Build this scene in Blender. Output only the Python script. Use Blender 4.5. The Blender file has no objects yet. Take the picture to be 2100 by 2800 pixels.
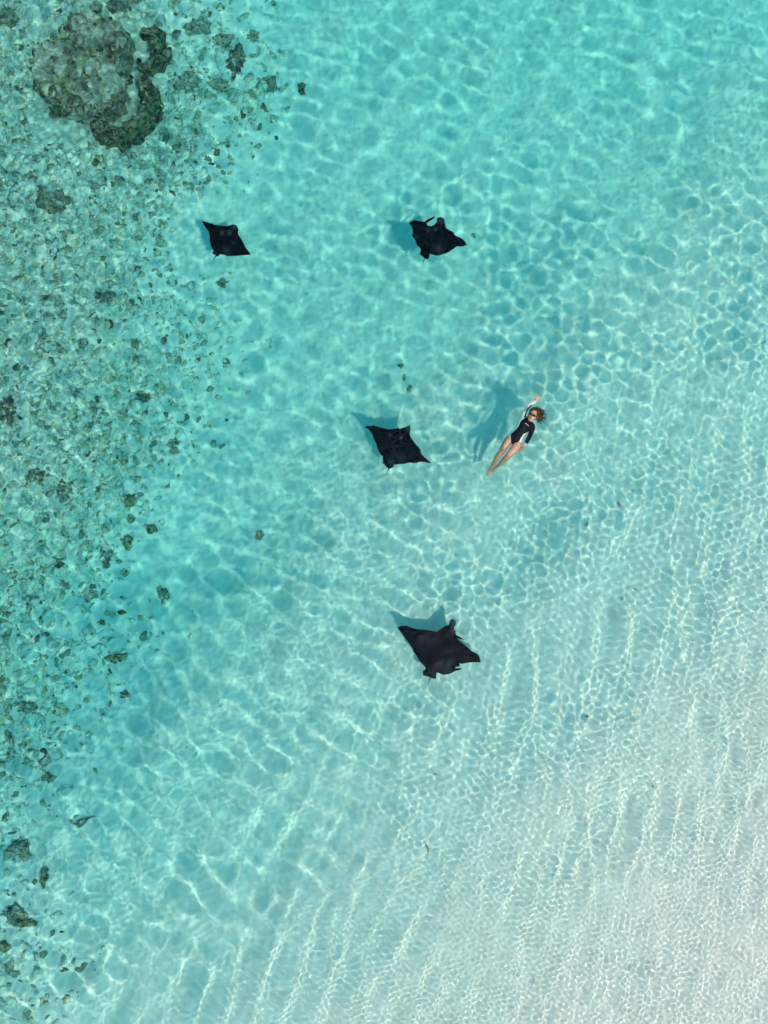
import bpy, bmesh, math, random
import numpy as np
from mathutils import Vector, Matrix, noise as mnoise
from mathutils.geometry import delaunay_2d_cdt

random.seed(11)
RNG = np.random.default_rng(23)
SC = bpy.context.scene
COL = SC.collection

# ---------------------------------------------------------------- camera
CAM_H = 15.5                      # drone height above the water (m)
FPX = 136.0 * CAM_H               # focal length in pixels of the 2100 x 2800 photograph
cam_data = bpy.data.cameras.new('drone_camera')
cam = bpy.data.objects.new('drone_camera', cam_data)
COL.objects.link(cam)
cam.location = (0, 0, CAM_H)
cam_data.sensor_fit = 'VERTICAL'
cam_data.angle = 2 * math.atan(1400 / FPX)
cam_data.clip_end = 1000
SC.camera = cam

# ---------------------------------------------------------------- sky and sun
SUN_ELEV = math.radians(59)
SUN_TO = Vector((0.66, -0.75, 0)).normalized()      # the sun stands to the lower right
sun_dir = Vector((SUN_TO.x * math.cos(SUN_ELEV), SUN_TO.y * math.cos(SUN_ELEV), math.sin(SUN_ELEV)))
world = bpy.data.worlds.new('World')
SC.world = world
world.use_nodes = True
wn = world.node_tree
sky = wn.nodes.new('ShaderNodeTexSky')
sky.sky_type = 'NISHITA'
sky.sun_disc = False
sky.sun_elevation = SUN_ELEV
sky.sun_rotation = math.atan2(SUN_TO.x, SUN_TO.y)
wn.links.new(sky.outputs[0], wn.nodes['Background'].inputs[0])
wn.nodes['Background'].inputs[1].default_value = 0.15
sun_data = bpy.data.lights.new('sun', 'SUN')
sun_data.energy = 2.0
sun_data.angle = math.radians(3.4)
sun_data.color = (1.0, 0.89, 0.75)
sun_data.cycles.is_caustics_light = True            # refracted through the waves onto the seabed
sun = bpy.data.objects.new('sun', sun_data)
COL.objects.link(sun)
sun.rotation_euler = sun_dir.to_track_quat('Z', 'Y').to_euler()

vs = SC.view_settings
vs.view_transform = 'Standard'
vs.look = 'None'
vs.exposure = 0.48
vs.gamma = 1.0
vs.use_curve_mapping = False
cy = SC.cycles
cy.use_denoising = True
cy.max_bounces = 6
cy.diffuse_bounces = 3
cy.glossy_bounces = 2
cy.transmission_bounces = 5
cy.transparent_max_bounces = 8
cy.sample_clamp_direct = 12
cy.sample_clamp_indirect = 4
cy.use_adaptive_sampling = True
cy.adaptive_threshold = 0.05
cy.adaptive_min_samples = 16


# ---------------------------------------------------------------- helpers
def tag(o, label=None, cat=None, group=None, kind=None):
    if label: o['label'] = label
    if cat: o['category'] = cat
    if group: o['group'] = group
    if kind: o['kind'] = kind
    return o


def receive(o):
    o.cycles.is_caustics_receiver = True
    return o


def link(name, mesh, mat=None, parent=None):
    o = bpy.data.objects.new(name, mesh)
    COL.objects.link(o)
    if mat is not None and not mesh.materials:
        mesh.materials.append(mat)
    if parent is not None:
        o.parent = parent
    receive(o)
    return o


def mesh_np(name, v, faces, smooth=True):
    """v (n,3), faces (m,3|4)"""
    k = faces.shape[1]
    m = bpy.data.meshes.new(name)
    m.vertices.add(len(v))
    m.vertices.foreach_set('co', np.ascontiguousarray(v, dtype=np.float32).ravel())
    m.loops.add(faces.size)
    m.loops.foreach_set('vertex_index', np.ascontiguousarray(faces, dtype=np.int32).ravel())
    m.polygons.add(len(faces))
    m.polygons.foreach_set('loop_start', np.arange(0, faces.size, k, dtype=np.int32))
    m.update(calc_edges=True)
    if smooth:
        m.polygons.foreach_set('use_smooth', np.ones(len(faces), dtype=bool))
    return m


def grid_faces(nx, ny):
    i = np.arange(nx * ny).reshape(ny, nx)
    return np.stack([i[:-1, :-1], i[:-1, 1:], i[1:, 1:], i[1:, :-1]], -1).reshape(-1, 4)


def sstep(a, b, x):
    t = np.clip((x - a) / (b - a), 0, 1)
    return t * t * (3 - 2 * t)


def uv_of(X, Y):
    """where a point of the sea lies across (u) and down (v) the photographed stretch"""
    return (X * 136 + 1050) / 2100, (1400 - Y * 136) / 2800


def rand_field(X, Y, lam0, lam1, n, rng, ang=None, spread=math.pi):
    """a random sea or terrain of n plane waves, unit variance"""
    z = np.zeros_like(X)
    for _ in range(n):
        lam = math.exp(rng.uniform(math.log(lam0), math.log(lam1)))
        a = rng.uniform(-math.pi, math.pi) if ang is None else ang + rng.normal(0, spread)
        k = 2 * math.pi / lam
        z += np.sin(X * (k * math.cos(a)) + Y * (k * math.sin(a)) + rng.uniform(0, 6.283))
    return z * math.sqrt(2.0 / n)


def axis(lo, hi, s_lo, s_hi, far):
    """grid line positions: spacing s_lo..s_hi inside [lo,hi], growing outside to +-far"""
    p = [lo]
    while p[-1] < hi:
        f = (p[-1] - lo) / (hi - lo)
        p.append(p[-1] + s_lo + (s_hi - s_lo) * f)
    out, s = p[-1], s_hi
    tail = []
    while out < far:
        s *= 1.35
        out += s
        tail.append(out)
    out, s = lo, s_lo
    head = []
    while out > -far:
        s *= 1.35
        out -= s
        head.append(out)
    return np.array(head[::-1] + p + tail)


def depth_mean(X, Y):
    u, v = uv_of(X, Y)
    t = np.clip(0.85 * u + 1.3 * v, -1, 3)
    d = np.interp(t, [-1, 0.0, 0.5, 0.78, 0.92, 1.02, 1.14, 1.32, 1.45, 1.6, 1.8, 2.0, 2.3, 3],
                  [2.5, 2.05, 2.0, 1.95, 1.72, 1.42, 1.14, 1.02, .84, .58, .36, .24, .18, .15])
    edge = np.interp(v, [-.2, 0, .12, .2, .3, .45, .55, .65, .78, .9, 1.2], [.40, .37, .36, .30, .26, .22, .19, .16, .10, .06, .02])
    flat = (1 - sstep(edge - .28, edge + .03, u)) * (1 - .8 * sstep(.78, .97, v))     # the coral flat along the left side lies higher
    flat = flat * (1 - .6 * np.exp(-((u - .13) / .13) ** 2 - ((v - .07) / .08) ** 2))       # but dips round the coral head
    d = d * (1 + .28 * (1 - sstep(.2, .55, u)) * sstep(.45, .6, v) * (1 - sstep(.82, 1.0, v)))
    return d * (1 - .38 * flat), t


FL = np.random.default_rng(5)
_fl = [(math.exp(FL.uniform(math.log(.5), math.log(3.0))), FL.uniform(-3.14, 3.14), FL.uniform(0, 6.28)) for _ in range(36)]


def rubble_mask(X, Y):
    """1 where coral rubble covers the sand (left side and the corner by the coral head)"""
    u, v = uv_of(X, Y)
    edge = np.interp(v, [-.2, 0, .12, .2, .3, .45, .55, .65, .78, .9, 1.2], [.40, .37, .36, .30, .26, .22, .19, .16, .10, .06, .02])
    bumpr = np.exp(-((u - .30) / .055) ** 2 - ((v - .065) / .035) ** 2)
    w = 0.035 * np.sin(9 * v + 1) + 0.03 * np.sin(23 * v + 11 * u)
    return np.maximum(1 - sstep(edge - .2, edge + .08, u + w), bumpr)


def floor_z(X, Y):
    d, t = depth_mean(X, Y)
    z = -d
    amp = 0.012 + 0.018 * sstep(.2, 1.2, d)
    for lam, a, p in _fl:
        k = 2 * math.pi / lam
        z = z + amp * math.sqrt(2 / 36) * lam ** .6 * np.sin(X * k * math.cos(a) + Y * k * math.sin(a) + p)
    return z


_LX, _LY = np.arange(-13, 13.01, .1), np.arange(-16, 16.01, .1)
_LZ = floor_z(*np.meshgrid(_LX, _LY))


def floor_at(x, y):
    i = min(max((x + 13) / .1, 0), len(_LX) - 1.001)
    j = min(max((y + 16) / .1, 0), len(_LY) - 1.001)
    a, b = int(i), int(j)
    fx, fy = i - a, j - b
    return float((_LZ[b, a] * (1 - fx) + _LZ[b, a + 1] * fx) * (1 - fy) + (_LZ[b + 1, a] * (1 - fx) + _LZ[b + 1, a + 1] * fx) * fy)


def unproject(px, py, z):
    """the point at height z seen at pixel (px, py), looking down through the still water surface"""
    dx, dy = (px - 1050) / FPX, -(py - 1400) / FPX
    if z >= 0:
        return Vector((dx * (CAM_H - z), dy * (CAM_H - z), z))
    r = math.hypot(dx, dy)
    s = math.sin(math.atan(r)) / 1.333
    tr = s / math.sqrt(1 - s * s)
    f = (r * CAM_H + tr * -z) / r if r > 1e-9 else CAM_H
    return Vector((dx * f, dy * f, z))


def on_floor(px, py):
    p = unproject(px, py, -1.5)
    for _ in range(4):
        p = unproject(px, py, floor_at(p.x, p.y))
    return p


# ---------------------------------------------------------------- materials
def new_mat(name):
    m = bpy.data.materials.new(name)
    m.use_nodes = True
    nt = m.node_tree
    b = nt.nodes['Principled BSDF']
    b.inputs['Roughness'].default_value = 0.9
    b.inputs['Specular IOR Level'].default_value = 0.0
    return m, nt, b


def nd(nt, kind, **kw):
    n = nt.nodes.new(kind)
    for k, v in kw.items():
        if k in n.inputs.keys() if hasattr(n.inputs, 'keys') else False:
            n.inputs[k].default_value = v
        else:
            setattr(n, k, v)
    return n


def tex_noise(nt, scale, detail=4, rough=.6, vec=None):
    n = nt.nodes.new('ShaderNodeTexNoise')
    n.inputs['Scale'].default_value = scale
    n.inputs['Detail'].default_value = detail
    n.inputs['Roughness'].default_value = rough
    if vec is not None: nt.links.new(vec, n.inputs['Vector'])
    return n.outputs[0]


def ramp(nt, fac, stops):
    r = nt.nodes.new('ShaderNodeValToRGB')
    e = r.color_ramp.elements
    while len(e) < len(stops): e.new(0.5)
    for el, (p, c) in zip(e, stops):
        el.position = p
        el.color = (*c, 1) if len(c) == 3 else c
    nt.links.new(fac, r.inputs[0])
    return r.outputs[0]


def mix(nt, fac, a, b, mode='MIX'):
    n = nt.nodes.new('ShaderNodeMix')
    n.data_type = 'RGBA'
    n.blend_type = mode
    for sock, val in ((n.inputs[0], fac), (n.inputs[6], a), (n.inputs[7], b)):
        if hasattr(val, 'is_linked'): nt.links.new(val, sock)
        elif isinstance(val, (int, float)): sock.default_value = val
        else: sock.default_value = (*val, 1)
    return n.outputs[2]


def mathn(nt, op, a, b=0.0, c=None):
    n = nt.nodes.new('ShaderNodeMath')
    n.operation = op
    for i, val in enumerate((a, b, c)):
        if val is None: continue
        if hasattr(val, 'is_linked'): nt.links.new(val, n.inputs[i])
        else: n.inputs[i].default_value = val
    return n.outputs[0]


def bump(nt, bsdf, height, strength, dist):
    n = nt.nodes.new('ShaderNodeBump')
    n.inputs['Strength'].default_value = strength
    n.inputs['Distance'].default_value = dist
    nt.links.new(height, n.inputs['Height'])
    nt.links.new(n.outputs[0], bsdf.inputs['Normal'])


def objpos(nt):
    return nt.nodes.new('ShaderNodeTexCoord').outputs['Object']


def mat_sand():
    m, nt, b = new_mat('coral_sand')
    vec = nt.nodes.new('ShaderNodeNewGeometry').outputs['Position']
    att = nt.nodes.new('ShaderNodeAttribute')
    att.attribute_name = 'rubble'
    rub = att.outputs['Fac']
    sand = ramp(nt, tex_noise(nt, 1.3, 6, .65, vec), [(.3, (.80, .67, .58)), (.7, (.91, .77, .67))])
    mott = ramp(nt, tex_noise(nt, 3.6, 3, .55, vec), [(.36, (.70, .60, .51)), (.6, (.91, .78, .68))])
    sand = mix(nt, .45, sand, mott)
    grain = tex_noise(nt, 26, 3, .7, vec)
    sand = mix(nt, mathn(nt, 'MULTIPLY', grain, .25), sand, (.72, .61, .50))
    # flecks of dark debris scattered over the sand
    vo = nt.nodes.new('ShaderNodeTexVoronoi')
    vo.inputs['Scale'].default_value = 3.2
    nt.links.new(vec, vo.inputs['Vector'])
    fl = mathn(nt, 'LESS_THAN', vo.outputs['Distance'], .035)
    sand = mix(nt, mathn(nt, 'MULTIPLY', fl, .55), sand, (.12, .13, .09))
    # rubble ground: turf algae, bleached bits, dark holes
    n1 = tex_noise(nt, 2.4, 6, .7, vec)
    n2 = tex_noise(nt, 9, 5, .7, vec)
    turf = ramp(nt, n2, [(.28, (.14, .15, .10)), (.38, (.38, .38, .27)), (.5, (.62, .57, .44)), (.62, (.90, .78, .66))])
    patch = mathn(nt, 'ADD', n1, mathn(nt, 'MULTIPLY', n2, .35))
    lim = mathn(nt, 'SUBTRACT', 1.02, mathn(nt, 'MULTIPLY', rub, .5))
    mk = nt.nodes.new('ShaderNodeMapRange')
    mk.interpolation_type = 'SMOOTHSTEP'
    nt.links.new(mathn(nt, 'SUBTRACT', patch, lim), mk.inputs[0])
    mk.inputs[1].default_value = -.06
    mk.inputs[2].default_value = .1
    fac = mathn(nt, 'MULTIPLY', mk.outputs[0], mathn(nt, 'MINIMUM', mathn(nt, 'MULTIPLY', rub, 1.6), .85))
    col = mix(nt, fac, sand, turf)
    nt.links.new(col, b.inputs['Base Color'])
    bump(nt, b, mathn(nt, 'ADD', n2, mathn(nt, 'MULTIPLY', grain, .4)), .5, .03)
    return m


def mat_rock(name, dark, mid, pale, green, gamt=.5, scale=1.0, patchy=0.0):
    m, nt, b = new_mat(name)
    vec = nt.nodes.new('ShaderNodeNewGeometry').outputs['Position']
    n = tex_noise(nt, 9 * scale, 6, .7, vec)
    c = ramp(nt, n, [(.38, dark), (.48, mid), (.60, pale)])
    if patchy:                                          # broad bleached and overgrown areas
        big = ramp(nt, tex_noise(nt, 1.7, 3, .55, vec), [(.40, dark), (.48, mid), (.58, pale)])
        c = mix(nt, patchy * .75, c, big)
    g = tex_noise(nt, 3.1 * scale, 4, .6, vec)
    mk = nt.nodes.new('ShaderNodeMapRange')
    nt.links.new(g, mk.inputs[0])
    mk.inputs[1].default_value = .55
    mk.inputs[2].default_value = .66
    c = mix(nt, mathn(nt, 'MULTIPLY', mk.outputs[0], gamt), c, green)
    nt.links.new(c, b.inputs['Base Color'])
    bump(nt, b, n, 1.0, .09)
    return m


def mat_water():
    m = bpy.data.materials.new('clear_sea_water')
    m.use_nodes = True
    nt = m.node_tree
    nt.nodes.clear()
    o = nt.nodes.new('ShaderNodeOutputMaterial')
    g = nt.nodes.new('ShaderNodeBsdfGlass')
    g.inputs['IOR'].default_value = 1.333
    g.inputs['Roughness'].default_value = 0.0
    nt.links.new(g.outputs[0], o.inputs[0])
    return m


def mat_water_body():
    m = bpy.data.materials.new('blue_green_water_body')
    m.use_nodes = True
    nt = m.node_tree
    nt.nodes.clear()
    o = nt.nodes.new('ShaderNodeOutputMaterial')
    a = nt.nodes.new('ShaderNodeVolumeAbsorption')
    a.inputs[0].default_value = (0.46, 0.976, 0.975, 1)
    a.inputs[1].default_value = 1.0
    nt.links.new(a.outputs[0], o.inputs[1])
    return m


# ---------------------------------------------------------------- the sea: wave surface
def build_water():
    xs = axis(-9.6, 9.6, .030, .0165, 90)
    ys = axis(-12.6, 12.6, .0165, .030, 90)
    X, Y = np.meshgrid(xs, ys)
    D, T = depth_mean(X, Y)
    D = np.maximum(D, .2)
    u, v = uv_of(X, Y)
    inside = sstep(-.13, -.02, u) * (1 - sstep(1.02, 1.13, u)) * sstep(-.09, -.02, v) * (1 - sstep(1.02, 1.09, v))
    Z = np.zeros_like(X)
    g = np.random.default_rng(77)
    mod = .5 + .5 * np.tanh(1.3 * rand_field(X, Y, 2.2, 5.5, 14, g))      # gusty patches
    mod2 = .5 + .5 * np.tanh(1.3 * rand_field(X, Y, 1.5, 4.0, 14, g))

    def band(F, lam0, lam1, n, ang=None, spread=math.pi):
        """F: how strongly this band focuses light at the seabed below"""
        nonlocal Z
        lam = math.sqrt(lam0 * lam1)
        k2 = (2 * math.pi / lam) ** 2
        F = np.minimum(F, .11 * math.sqrt(k2) * D / 4)      # waves never steeper than calm water's
        Z += F * 4 / (D * k2) * rand_field(X, Y, lam0, lam1, n, g, ang, spread)

    tf = 1 - sstep(1.1, 1.6, T)
    right = sstep(.42, .62, u) * sstep(.1, .25, v) * (1 - sstep(1.25, 1.5, T))
    # broad soft swell of the deeper part
    band(.15 * tf * (.5 + .5 * mod), .5, 1.1, 30)
    band((.08 + .17 * mod2) * tf, .3, .6, 34, math.radians(74), .6)
    band((.31 + .19 * (1 - sstep(.15, .33, u))) * tf * (1 - .3 * right), .10, .18, 40)
    band(.14 * (1 - sstep(.15, .4, u)) * tf, .25, .45, 30)
    # lively cells right of the middle
    band(right * (.10 + .36 * mod ** 2), .2, .34, 34)
    band((.05 + .16 * (1 - mod)) * (1 - right) * tf, .17, .30, 34, math.radians(74), .7)
    # crests leaning one way in the lower left, upright towards the shallows
    left = (1 - sstep(.42, .75, u)) * sstep(.42, .6, v) * (1 - sstep(1.35, 1.7, T))
    band(.24 * left * (.3 + .7 * mod2), .4, .9, 34, math.radians(62), .34)
    br = sstep(1.15, 1.5, T)
    fade = br * (1 - .6 * sstep(1.85, 2.1, T))
    lr = sstep(.45, .75, u)
    band(.16 * fade * lr * (.2 + .9 * mod2), .5, 1.1, 34, math.radians(-12), .2)
    band(.16 * fade * (1 - lr) * (.2 + .9 * mod), .5, 1.1, 34, math.radians(-24), .24)
    band(.14 * fade * lr * (.2 + .9 * mod), .24, .5, 34, math.radians(-12), .22)
    band(.12 * fade * (1 - lr) * (.3 + .8 * mod2), .24, .5, 34, math.radians(-22), .3)
    # ripples over the shoaling sand, finer towards the shallows
    band(sstep(1.05, 1.35, T) * (1 - .75 * sstep(1.55, 1.85, T)) * (.22 + .24 * mod) * (.45 + .55 * lr), .12, .26, 36)
    band(sstep(1.4, 1.7, T) * (.26 + .18 * mod2), .08, .14, 40)
    band(.20 * sstep(1.65, 1.95, T), .09, .16, 26, math.radians(-8), .35)
    # small rings running out from the swimmer
    ax_, ay_ = unproject(1352, 1265, 0).xy
    bx_, by_ = unproject(1450, 1120, 0).xy
    tt = np.clip(((X - ax_) * (bx_ - ax_) + (Y - ay_) * (by_ - ay_)) / ((bx_ - ax_) ** 2 + (by_ - ay_) ** 2), 0, 1)
    dd = np.hypot(X - ax_ - tt * (bx_ - ax_), Y - ay_ - tt * (by_ - ay_))
    Z += .0022 * np.exp(-(dd / .34) ** 2) * np.sin(2 * math.pi * dd / .17 + .8 * mod * 6) * (.4 + .6 * mod2)
    Z *= inside
    m = mesh_np('water_surface', np.stack([X, Y, Z], -1).reshape(-1, 3), grid_faces(len(xs), len(ys)))
    o = bpy.data.objects.new('water_surface', m)
    COL.objects.link(o)
    m.materials.append(mat_water())
    o.cycles.is_caustics_caster = True
    tag(o, 'clear rippled sea surface over the whole lagoon', None, None, 'structure')
    # the body of water below it
    bm = bmesh.new()
    bmesh.ops.create_cube(bm, size=1)
    bmesh.ops.scale(bm, vec=(170, 170, 5.04), verts=bm.verts)
    bmesh.ops.translate(bm, vec=(0, 0, -2.48), verts=bm.verts)
    mb = bpy.data.meshes.new('water_body')
    bm.to_mesh(mb)
    bm.free()
    b = bpy.data.objects.new('water_body', mb)
    COL.objects.link(b)
    mb.materials.append(mat_water_body())
    tag(b, 'turquoise body of the lagoon water', None, None, 'structure')


build_water()


# ---------------------------------------------------------------- seabed
def build_floor():
    xs = axis(-9.6, 9.6, .04, .06, 92)
    ys = axis(-12.6, 12.6, .06, .05, 92)
    X, Y = np.meshgrid(xs, ys)
    R = rubble_mask(X, Y)
    g = np.random.default_rng(9)
    Z = floor_z(X, Y) + R * .022 * rand_field(X, Y, .12, .5, 40, g) + .006 * rand_field(X, Y, .15, .5, 24, g)
    Z = np.minimum(Z, -.12)
    m = mesh_np('seabed', np.stack([X, Y, Z], -1).reshape(-1, 3), grid_faces(len(xs), len(ys)))
    a = m.attributes.new('rubble', 'FLOAT', 'POINT')
    a.data.foreach_set('value', R.ravel().astype(np.float32))
    o = link('seabed', m, mat_sand())
    tag(o, 'pale coral sand seabed sloping up to the lower right', None, None, 'structure')


build_floor()

# ---------------------------------------------------------------- manta rays
def mat_ray():
    m, nt, b = new_mat('black_ray_skin')
    vec = objpos(nt)
    n = tex_noise(nt, 7, 5, .65, vec)
    c = ramp(nt, n, [(.35, (.0004, .0016, .002)), (.6, (.0008, .003, .004)), (.8, (.004, .014, .017))])
    att = nt.nodes.new('ShaderNodeAttribute')
    att.attribute_name = 'pale'
    c = mix(nt, att.outputs['Fac'], c, (.08, .11, .12))
    nt.links.new(c, b.inputs['Base Color'])
    b.inputs['Roughness'].default_value = .55
    bump(nt, b, n, .3, .02)
    return m


MAT_RAY = mat_ray()
m_, nt_, b_ = new_mat('ray_eye')
b_.inputs['Base Color'].default_value = (.01, .01, .012, 1)
b_.inputs['Roughness'].default_value = .2
b_.inputs['Specular IOR Level'].default_value = .5
MAT_EYE = m_


def densify(poly, step):
    out = []
    n = len(poly)
    # closed Catmull-Rom, mixed with the straight chord so that corners stay crisp
    for i in range(n):
        p0, p1, p2, p3 = (Vector(poly[(i + k - 1) % n]) for k in range(4))
        L = (p2 - p1).length
        k = max(1, int(L / step))
        for j in range(k):
            t = j / k
            c = 0.5 * ((2 * p1) + (p2 - p0) * t + (2 * p0 - 5 * p1 + 4 * p2 - p3) * t * t + (3 * p1 - p0 - 3 * p2 + p3) * t ** 3)
            s = p1.lerp(p2, t)
            out.append(c.lerp(s, .55))
    return out


def seg_dist(P, A, B):
    """distance of points P (n,2) to closed polyline with vertices A -> B (m,2)"""
    d = np.full(len(P), 1e9)
    for a, b in zip(A, B):
        ab = b - a
        t = np.clip(((P - a) @ ab) / max(ab @ ab, 1e-12), 0, 1)
        q = a + t[:, None] * ab
        d = np.minimum(d, np.hypot(*(P - q).T))
    return d


def inside_poly(P, poly):
    x, y = P[:, 0], P[:, 1]
    c = np.zeros(len(P), bool)
    n = len(poly)
    for i in range(n):
        x1, y1 = poly[i]
        x2, y2 = poly[(i + 1) % n]
        cond = (y1 > y) != (y2 > y)
        c ^= cond & (x < (x2 - x1) * (y - y1) / ((y2 - y1) if y2 != y1 else 1e-12) + x1)
    return c


def build_ray(crop, scale, outline, depth, tail_px, head_px, tip_l, tip_r, lobes, pale, eyes, label, extra=(), droop=(0, 0)):
    """A ray: outline traced in crop pixels, laid at its own depth, with body thickness and bent wings."""
    def W(q):
        p = unproject(crop[0] + q[0] * scale, crop[1] + q[1] * scale, -depth)
        return Vector((p.x, p.y))
    poly = [W(q) for q in outline]
    tail, head, tl, tr = W(tail_px), W(head_px), W(tip_l), W(tip_r)
    c = (tail + head) / 2
    poly = [p - c for p in densify(poly, .035)]
    tail, head, tl, tr = tail - c, head - c, tl - c, tr - c
    ax = (head - tail).normalized()
    A = np.array([list(p) for p in poly])
    B = np.roll(A, -1, 0)
    lo, hi = A.min(0), A.max(0)
    st = .03
    gx, gy = np.meshgrid(np.arange(lo[0], hi[0], st), np.arange(lo[1], hi[1], st))
    P = np.stack([gx.ravel() + (np.arange(gx.size) % 3 - 1) * .004, gy.ravel()], -1)
    P = P[inside_poly(P, A)]
    P = P[seg_dist(P, A, B) > st * .55]
    pts = [Vector(p) for p in np.concatenate([A, P])]
    n0 = len(A)
    vv, _, ff, *_ = delaunay_2d_cdt(pts, [(i, (i + 1) % n0) for i in range(n0)], [list(range(n0))], 1, 1e-6)
    V = np.array([list(p) for p in vv])
    dist = seg_dist(V, A, B)
    span = (tr - tl).length
    # distance from the body axis
    rel = V - np.array(tail)
    along = rel @ np.array(ax)
    side = rel @ np.array([-ax.y, ax.x])
    L = (head - tail).length
    core = np.exp(-(side / (.13 * span)) ** 2) * sstep(-.1 * L, .25 * L, along) * (1 - .55 * sstep(.75 * L, 1.15 * L, along))
    thick = .009 + .11 * span * core * sstep(0, .10 * span, dist) + .018 * np.sqrt(np.clip(dist / .1, 0, 1))
    # wings bend: one wing lifted, the other dipped
    lat = side / (.5 * span)
    bend = np.where(lat > 0, droop[0], droop[1]) * np.abs(lat) ** 2
    edge = dist < 1e-5
    top = thick * .62 + bend
    bot = -thick * .38 + bend
    top[edge] = bend[edge]
    nv = len(V)
    verts = [(*V[i], top[i]) for i in range(nv)]
    idx = list(range(nv))
    for i in range(nv):
        if not edge[i]:
            idx[i] = len(verts)
            verts.append((*V[i], bot[i]))
    faces = [tuple(f) for f in ff] + [tuple(idx[i] for i in reversed(f)) for f in ff]
    bm = bmesh.new()
    bv = [bm.verts.new(p) for p in verts]
    for f in faces:
        try: bm.faces.new([bv[i] for i in f])
        except ValueError: pass

    def tube(path, radii, flat=1.0, seg=8):
        rings = []
        n = len(path)
        for i, p in enumerate(path):
            t = (path[min(i + 1, n - 1)] - path[max(i - 1, 0)]).normalized()
            s = t.cross(Vector((0, 0, 1))).normalized()
            upv = s.cross(t)
            rings.append([bm.verts.new(p + s * (radii[i] * math.cos(a)) + upv * (radii[i] * flat * math.sin(a)))
                          for a in (2 * math.pi * k / seg for k in range(seg))])
        for r0, r1 in zip(rings, rings[1:]):
            for k in range(seg):
                bm.faces.new([r0[k], r0[(k + 1) % seg], r1[(k + 1) % seg], r1[k]])
        bm.faces.new(rings[0][::-1])
        bm.faces.new(rings[-1])

    # whip tail trailing behind, thin and slightly sunk
    tdir = -ax
    tp = [Vector((*(tail + ax * .12 * L + tdir * s), -.02 - .25 * s)) for s in np.linspace(0, .32 * L, 9)]
    tube(tp, [.018 * (1 - .85 * i / 8) for i in range(9)])
    for path, r0, r1, dz in extra:
        q = [W(x) - c for x in path]
        n = len(q)
        tube([Vector((*p, dz)) for p in q], [r0 + (r1 - r0) * i / (n - 1) for i in range(n)], .5)
    bmesh.ops.recalc_face_normals(bm, faces=bm.faces)
    me = bpy.data.meshes.new('manta_ray')
    bm.to_mesh(me)
    bm.free()
    me.polygons.foreach_set('use_smooth', np.ones(len(me.polygons), bool))
    pal = np.zeros(len(me.vertices), np.float32)
    co = np.empty(len(me.vertices) * 3, np.float32)
    me.vertices.foreach_get('co', co)
    co = co.reshape(-1, 3)
    for (q, r, s) in pale:
        w = W(q) - c
        dd = np.hypot(co[:, 0] - w.x, co[:, 1] - w.y)
        pal = np.maximum(pal, s * np.exp(-(dd / (r * scale / 136)) ** 2))
    at = me.attributes.new('pale', 'FLOAT', 'POINT')
    at.data.foreach_set('value', pal)
    o = link('manta_ray', me, MAT_RAY)
    o.location = (c.x, c.y, -depth)
    tag(o, label, 'manta ray', 'manta rays gliding over the sand')
    for q in eyes:
        w = W(q) - c
        bm = bmesh.new()
        bmesh.ops.create_icosphere(bm, subdivisions=2, radius=.022)
        e = bpy.data.meshes.new('eye')
        bm.to_mesh(e)
        bm.free()
        eo = link('eye', e, MAT_EYE, o)
        eo.location = (w.x, w.y, .012)
    return o


build_ray((500, 550), 220 / 1659,
          [(400, 432), (520, 440), (610, 465), (640, 492), (760, 503), (900, 515), (985, 500), (1030, 485), (1085, 483), (1122, 520), (1137, 580),
           (1140, 680), (1190, 760), (1240, 850), (1290, 960), (1340, 1020), (1385, 1070), (1397, 1118), (1330, 1105), (1200, 1115), (1050, 1125),
           (910, 1135), (860, 1110), (770, 1098), (740, 1130), (715, 1150), (680, 1120), (620, 1085), (605, 1060), (635, 1025), (600, 985),
           (570, 920), (548, 830), (548, 720), (530, 630), (490, 580), (450, 520)],
          .5, (690, 1100), (1090, 520), (400, 432), (1397, 1118), None,
          [((820, 665), 40, .5), ((975, 670), 36, .7), ((1075, 545), 50, .6), ((900, 1060), 90, .22), ((660, 1080), 40, .25), ((1040, 870), 20, .5)],
          [(1025, 500), (1130, 600)],
          'smallest black manta ray, nearest the large coral head', droop=(.05, .02))
build_ray((1040, 550), 280 / 1659,
          [(462, 372), (490, 340), (550, 316), (640, 325), (690, 342), (742, 343), (752, 402), (820, 404), (872, 385), (915, 340), (920, 275),
           (970, 260), (1030, 290), (1050, 380), (1052, 420), (1100, 455), (1190, 505), (1210, 550), (1300, 600), (1360, 650), (1395, 700),
           (1390, 716), (1320, 738), (1240, 738), (1180, 785), (1100, 825), (1030, 850), (930, 885), (880, 880), (805, 858), (795, 910),
           (770, 945), (710, 910), (640, 855), (645, 820), (655, 800), (625, 750), (600, 735), (570, 680), (560, 630), (520, 580), (505, 545),
           (530, 525), (525, 470), (500, 410)],
          .45, (730, 890), (870, 385), (462, 372), (1395, 705), None,
          [((770, 475), 36, .35), ((895, 468), 22, .55), ((985, 330), 45, .5), ((930, 775), 70, .22), ((575, 585), 14, .7), ((1000, 840), 30, .2)],
          [(750, 395), (1040, 400)],
          'black manta ray nearest the top edge with a curled fin at its open mouth',
          extra=[([(742, 350), (790, 312), (840, 285), (880, 252)], .03, .012, .0)], droop=(.06, .03))
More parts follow.
